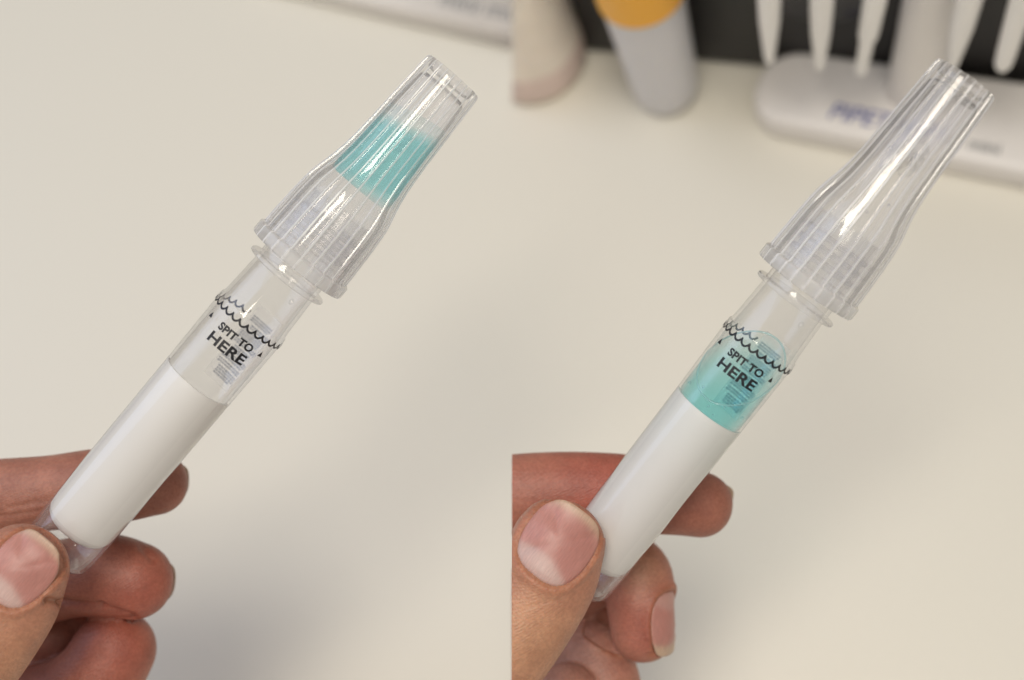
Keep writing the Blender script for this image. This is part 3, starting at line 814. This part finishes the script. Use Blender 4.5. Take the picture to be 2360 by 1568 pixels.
nails_r = [Nail(P(1287, 1252, 1.0), cdir((.60, .80, -.05)), cdir((-.06, .02, 1)), 1.46, 1.62, .09),
           Nail(P(1535, 1437, -2.45), cdir((.10, -1, 0)), cdir((.80, 0, .55)), 1.15, 1.45, .16, 'side'),
           Nail(P(1628, 1150, -2.85), cdir((1, -.1, -.1)), cdir((.15, .35, -.93)), 1.05, 1.2, .2, 'back')]
creases_r = [((1468, 1262), (1520, 1282), .02, 6), ((1330, 1470), (1400, 1440), .02, 5), ((1215, 1400), (1290, 1380), .008, 4)]
spots_r = [(1480, 1440, -2.0, .9, RED), (1560, 1150, -1.5, 1.2, BROWN), (1400, 1130, -1.4, 1.0, RED), (1280, 1280, 1.0, .8, (.52, .25, .17)),
           (1200, 1480, 1.0, 1.1, YEL), (1300, 1520, -3.0, 1.2, PALE), (1475, 1290, -2.2, .5, (.50, .28, .19))]
make_hand('hand', 'hand pinching the tube with teal liquid on its white insert, whole pink thumbnail in view', chains_r, palm_r, nails_r, creases_r, spots_r, seam=True)

# ---------------------------------------------------------------- things on the desk behind
def text_sheet(name, body, size, mat, parent, p0, xdir, z, shear=0):
    c = bpy.data.curves.new('t', 'FONT'); c.body = body; c.size = size; c.offset = .01; c.shear = shear
    to = bpy.data.objects.new('t', c); sc.collection.objects.link(to); bpy.context.view_layer.update()
    me = bpy.data.meshes.new_from_object(to.evaluated_get(bpy.context.evaluated_depsgraph_get())); bpy.data.objects.remove(to)
    x = Vector((xdir.x, xdir.y, 0)).normalized(); y = Vector((-x.y, x.x, 0))
    for v in me.vertices: v.co = Vector((p0.x, p0.y, z)) + x*v.co.x + y*v.co.y
    me.name = name; me.materials.clear(); me.materials.append(mat)
    return link(bpy.data.objects.new(name, me), parent)
# pipette stand, right picture
BH = 1.25
st = empty('pipette_stand', on_plane(2105, 215)); st.location.z = 0
def loc_pts(o, pts): return [(p.x-o.location.x, p.y-o.location.y) for p in pts]
FL, FR, BR, BL = on_plane(1715, 306), on_plane(2560, 482), on_plane(2620, 270), on_plane(1775, 150)
slab('base', loc_pts(st, [FL, FR, BR, BL]), 0.02, BH, M['stand'], st, bevel=.28, round_r=1.3, seg=4)
cb = on_plane(2108, 205, BH) - st.location
co = lathe('column', [(0, BH), (.98, BH+.003), (.92, BH+.5), (.86, BH+3), (.82, 22), (0, 22)], M['stand'], st, 48)
co.location = (cb.x, cb.y, 0)
fdir = (on_plane(2500, 455)-on_plane(1745, 296))
text_sheet('printed_name', 'PIPETMAN', .86, M['logo_blue'], st, on_plane(1905, 270, BH)-st.location, fdir, BH+.006, .25)
text_sheet('printed_mark', 'mini', .6, M['logo_grey'], st, on_plane(2230, 342, BH)-st.location, fdir, BH+.006)
tag(st, 'white pipette stand with column and blue lettering on its base, right picture', 'pipette stand')
# carousel and pipettes
cc = Vector((st.location.x+cb.x, st.location.y+cb.y, 0))
tips = [(1773, 142, 5.0), (1889, 156, 4.6), (1984, 166, 4.6), (2193, 158, 5.0), (2309, 158, 5.4)]
ring_z = 20.0
names = ['leftmost white pipette, hanging over the black case at the stand base corner',
         'second white pipette from the left, its tip over the stand base',
         'third white pipette from the left, just left of the stand column',
         'white pipette hanging just right of the stand column, behind the cap',
         'rightmost white pipette, its rounded tip bright before the black case']
rs = [.36, .35, .34, .38, .36]
for i, (px, py, hz) in enumerate(tips):
    p = on_plane(px, py, hz)
    o = empty('pipette', p)
    tag(o, names[i], 'pipette', 'white pipettes hanging on the stand')
    # arm of the stand that carries this pipette
    d2 = Vector((p.x-cc.x, p.y-cc.y)); L2 = d2.length; d2.normalize()
    side = Vector((-d2.y, d2.x))
    q0 = Vector((cb.x, cb.y)) + d2*.75; q1 = Vector((cb.x, cb.y)) + d2*(L2-.3)
    slab('carrying_arm', [q0-side*.4, q0+side*.4, q1+side*.25, q1-side*.25], ring_z+.01*i, ring_z+.5+.01*i, M['stand'], st, bevel=.08)
    # tilt a little like hung pipettes
    r = rs[i]
    o.rotation_euler = ((0, 0, 0), (math.radians(1.5), math.radians(-2), 0), (0, math.radians(3), 0), (0, math.radians(1), 0), (math.radians(0), math.radians(0), 0))[i]
    if i in (2,):
        prof = [(0, 0), (.16, .02), (.19, .2), (.22, 1.6), (.30, 2.0), (r, 3.6), (r+.04, 7), (r+.06, 12), (0, 12)]
    elif i == 4:
        prof = [(0, 0), (.18, .05), (.26, .3), (.29, 1.0), (r-.02, 3.5), (r+.04, 7), (r+.05, 12), (0, 12)]
    else:
        prof = [(0, 0), (.13, .03), (.17, .3), (r-.04, 2.2), (r, 3.5), (r+.05, 7), (r+.07, 12), (0, 12)]
    lathe('shaft', prof, M['pip'], o, 32)
    lathe('handle', [(0, 12), (.6, 12.003), (.8, 12.6), (.8, 21), (.6, 21.6), (0, 21.6)], M['pip'], o, 32)
    lathe('plunger', [(0, 21.6), (.3, 21.603), (.3, 22.6), (.55, 22.7), (.55, 23), (0, 23.1)], M['pip'], o, 24)
# white base corner, left picture
lb = empty('pipette_stand', on_plane(1000, 20)); lb.location.z = 0
A, B = on_plane(560, -28), on_plane(1320, 152)
dv = (B-A).normalized(); nv = Vector((-dv.y, dv.x, 0))
if nv.dot(UP) < 0: nv = -nv
b_ = slab('base', loc_pts(lb, [A, B, B+nv*9, A+nv*9]), .02, 1.15, M['stand'], lb, bevel=.28, seg=4)
t1 = text_sheet('printed_mark', 'mini mini', .95, M['logo_grey'], lb, on_plane(1010, 10, 1.15)-lb.location, dv, 1.158)
bpy.context.view_layer.update()
cut_at_view_seam(b_, False); cut_at_view_seam(t1, False)
tag(lb, 'white stand base whose edge crosses the top corner of the left picture', 'pipette stand')
# black case behind
bc = empty('black_case', on_plane(1800, 140)); bc.location.z = 0
A, B = on_plane(1338, 120), on_plane(2700, 245)
dv = (B-A).normalized(); nv = Vector((-dv.y, dv.x, 0))
slab('case_body', loc_pts(bc, [A, B, B+nv*14, A+nv*14]), .02, 13, M['black'], bc, bevel=.3)
fm = (A+dv*8.5)-bc.location
o = lathe('oval_panel', [(0, 0), (1.9, 0), (2.0, .05), (2.0, .12), (0, .12)], M['black_gloss'], bc, 48)
o.location = (fm.x-nv.x*.10, fm.y-nv.y*.10, 5.5)
o.rotation_euler = (-nv).to_track_quat('Z', 'Y').to_euler()
tag(bc, 'black equipment case along the back of the desk, right picture', 'equipment case')
# orange banded bottle
ob = empty('bottle', on_plane(1538, 212)); ob.location.z = 0
lathe('bottle_body', [(0, .02), (.8, .02), (1.0, .12), (1.15, .45), (1.2, 1.2), (1.34, 6), (1.34, 11), (1.0, 12), (1.0, 13), (0, 13)], M['frost'], ob, 64)
lathe('orange_band', [(1.33, 6.5), (1.44, 6.52), (1.45, 8.5), (1.33, 8.53)], M['orange'], ob, 64, closed=True)
tag(ob, 'frosted grey bottle with an orange band, standing before the black case', 'bottle')
ob.rotation_euler = (math.radians(0), math.radians(-4), 0)
# frosted cup at the seam and grey bottle behind
cu = empty('cup', on_plane(1228, 140)); cu.location.z = 0
bpy.context.view_layer.update()
c1 = lathe('cup_body', [(0, .02), (1.7, .02), (1.95, .2), (2.0, .7), (1.9, 2.0), (1.62, 4.2), (1.4, 8), (1.32, 8), (1.5, 4.2), (1.8, 1.0), (1.6, .3), (0, .25)], M['cup'], cu, 64)
c2 = lathe('cup_stain', [(1.975, .25), (2.02, .5), (2.02, .75), (1.955, 1.6), (1.93, 1.6), (1.99, .7), (1.97, .3)], M['cup_grime'], cu, 64, closed=True, rf=lambda th, z, r: r)
bpy.context.view_layer.update()
for x in (c1, c2): cut_at_view_seam(x, True)
tag(cu, 'frosted beige cup with reddish foot, cut by the left edge of the right picture', 'cup')
gb = empty('bottle', on_plane(1292, 60)); gb.location.z = 0
lathe('bottle_body', [(0, .02), (.8, .02), (.92, .15), (.95, 1), (.95, 9), (.6, 10), (.6, 11), (0, 11)], M['frost'], gb, 48)
tag(gb, 'plain grey bottle between the frosted cup and the black case', 'bottle')
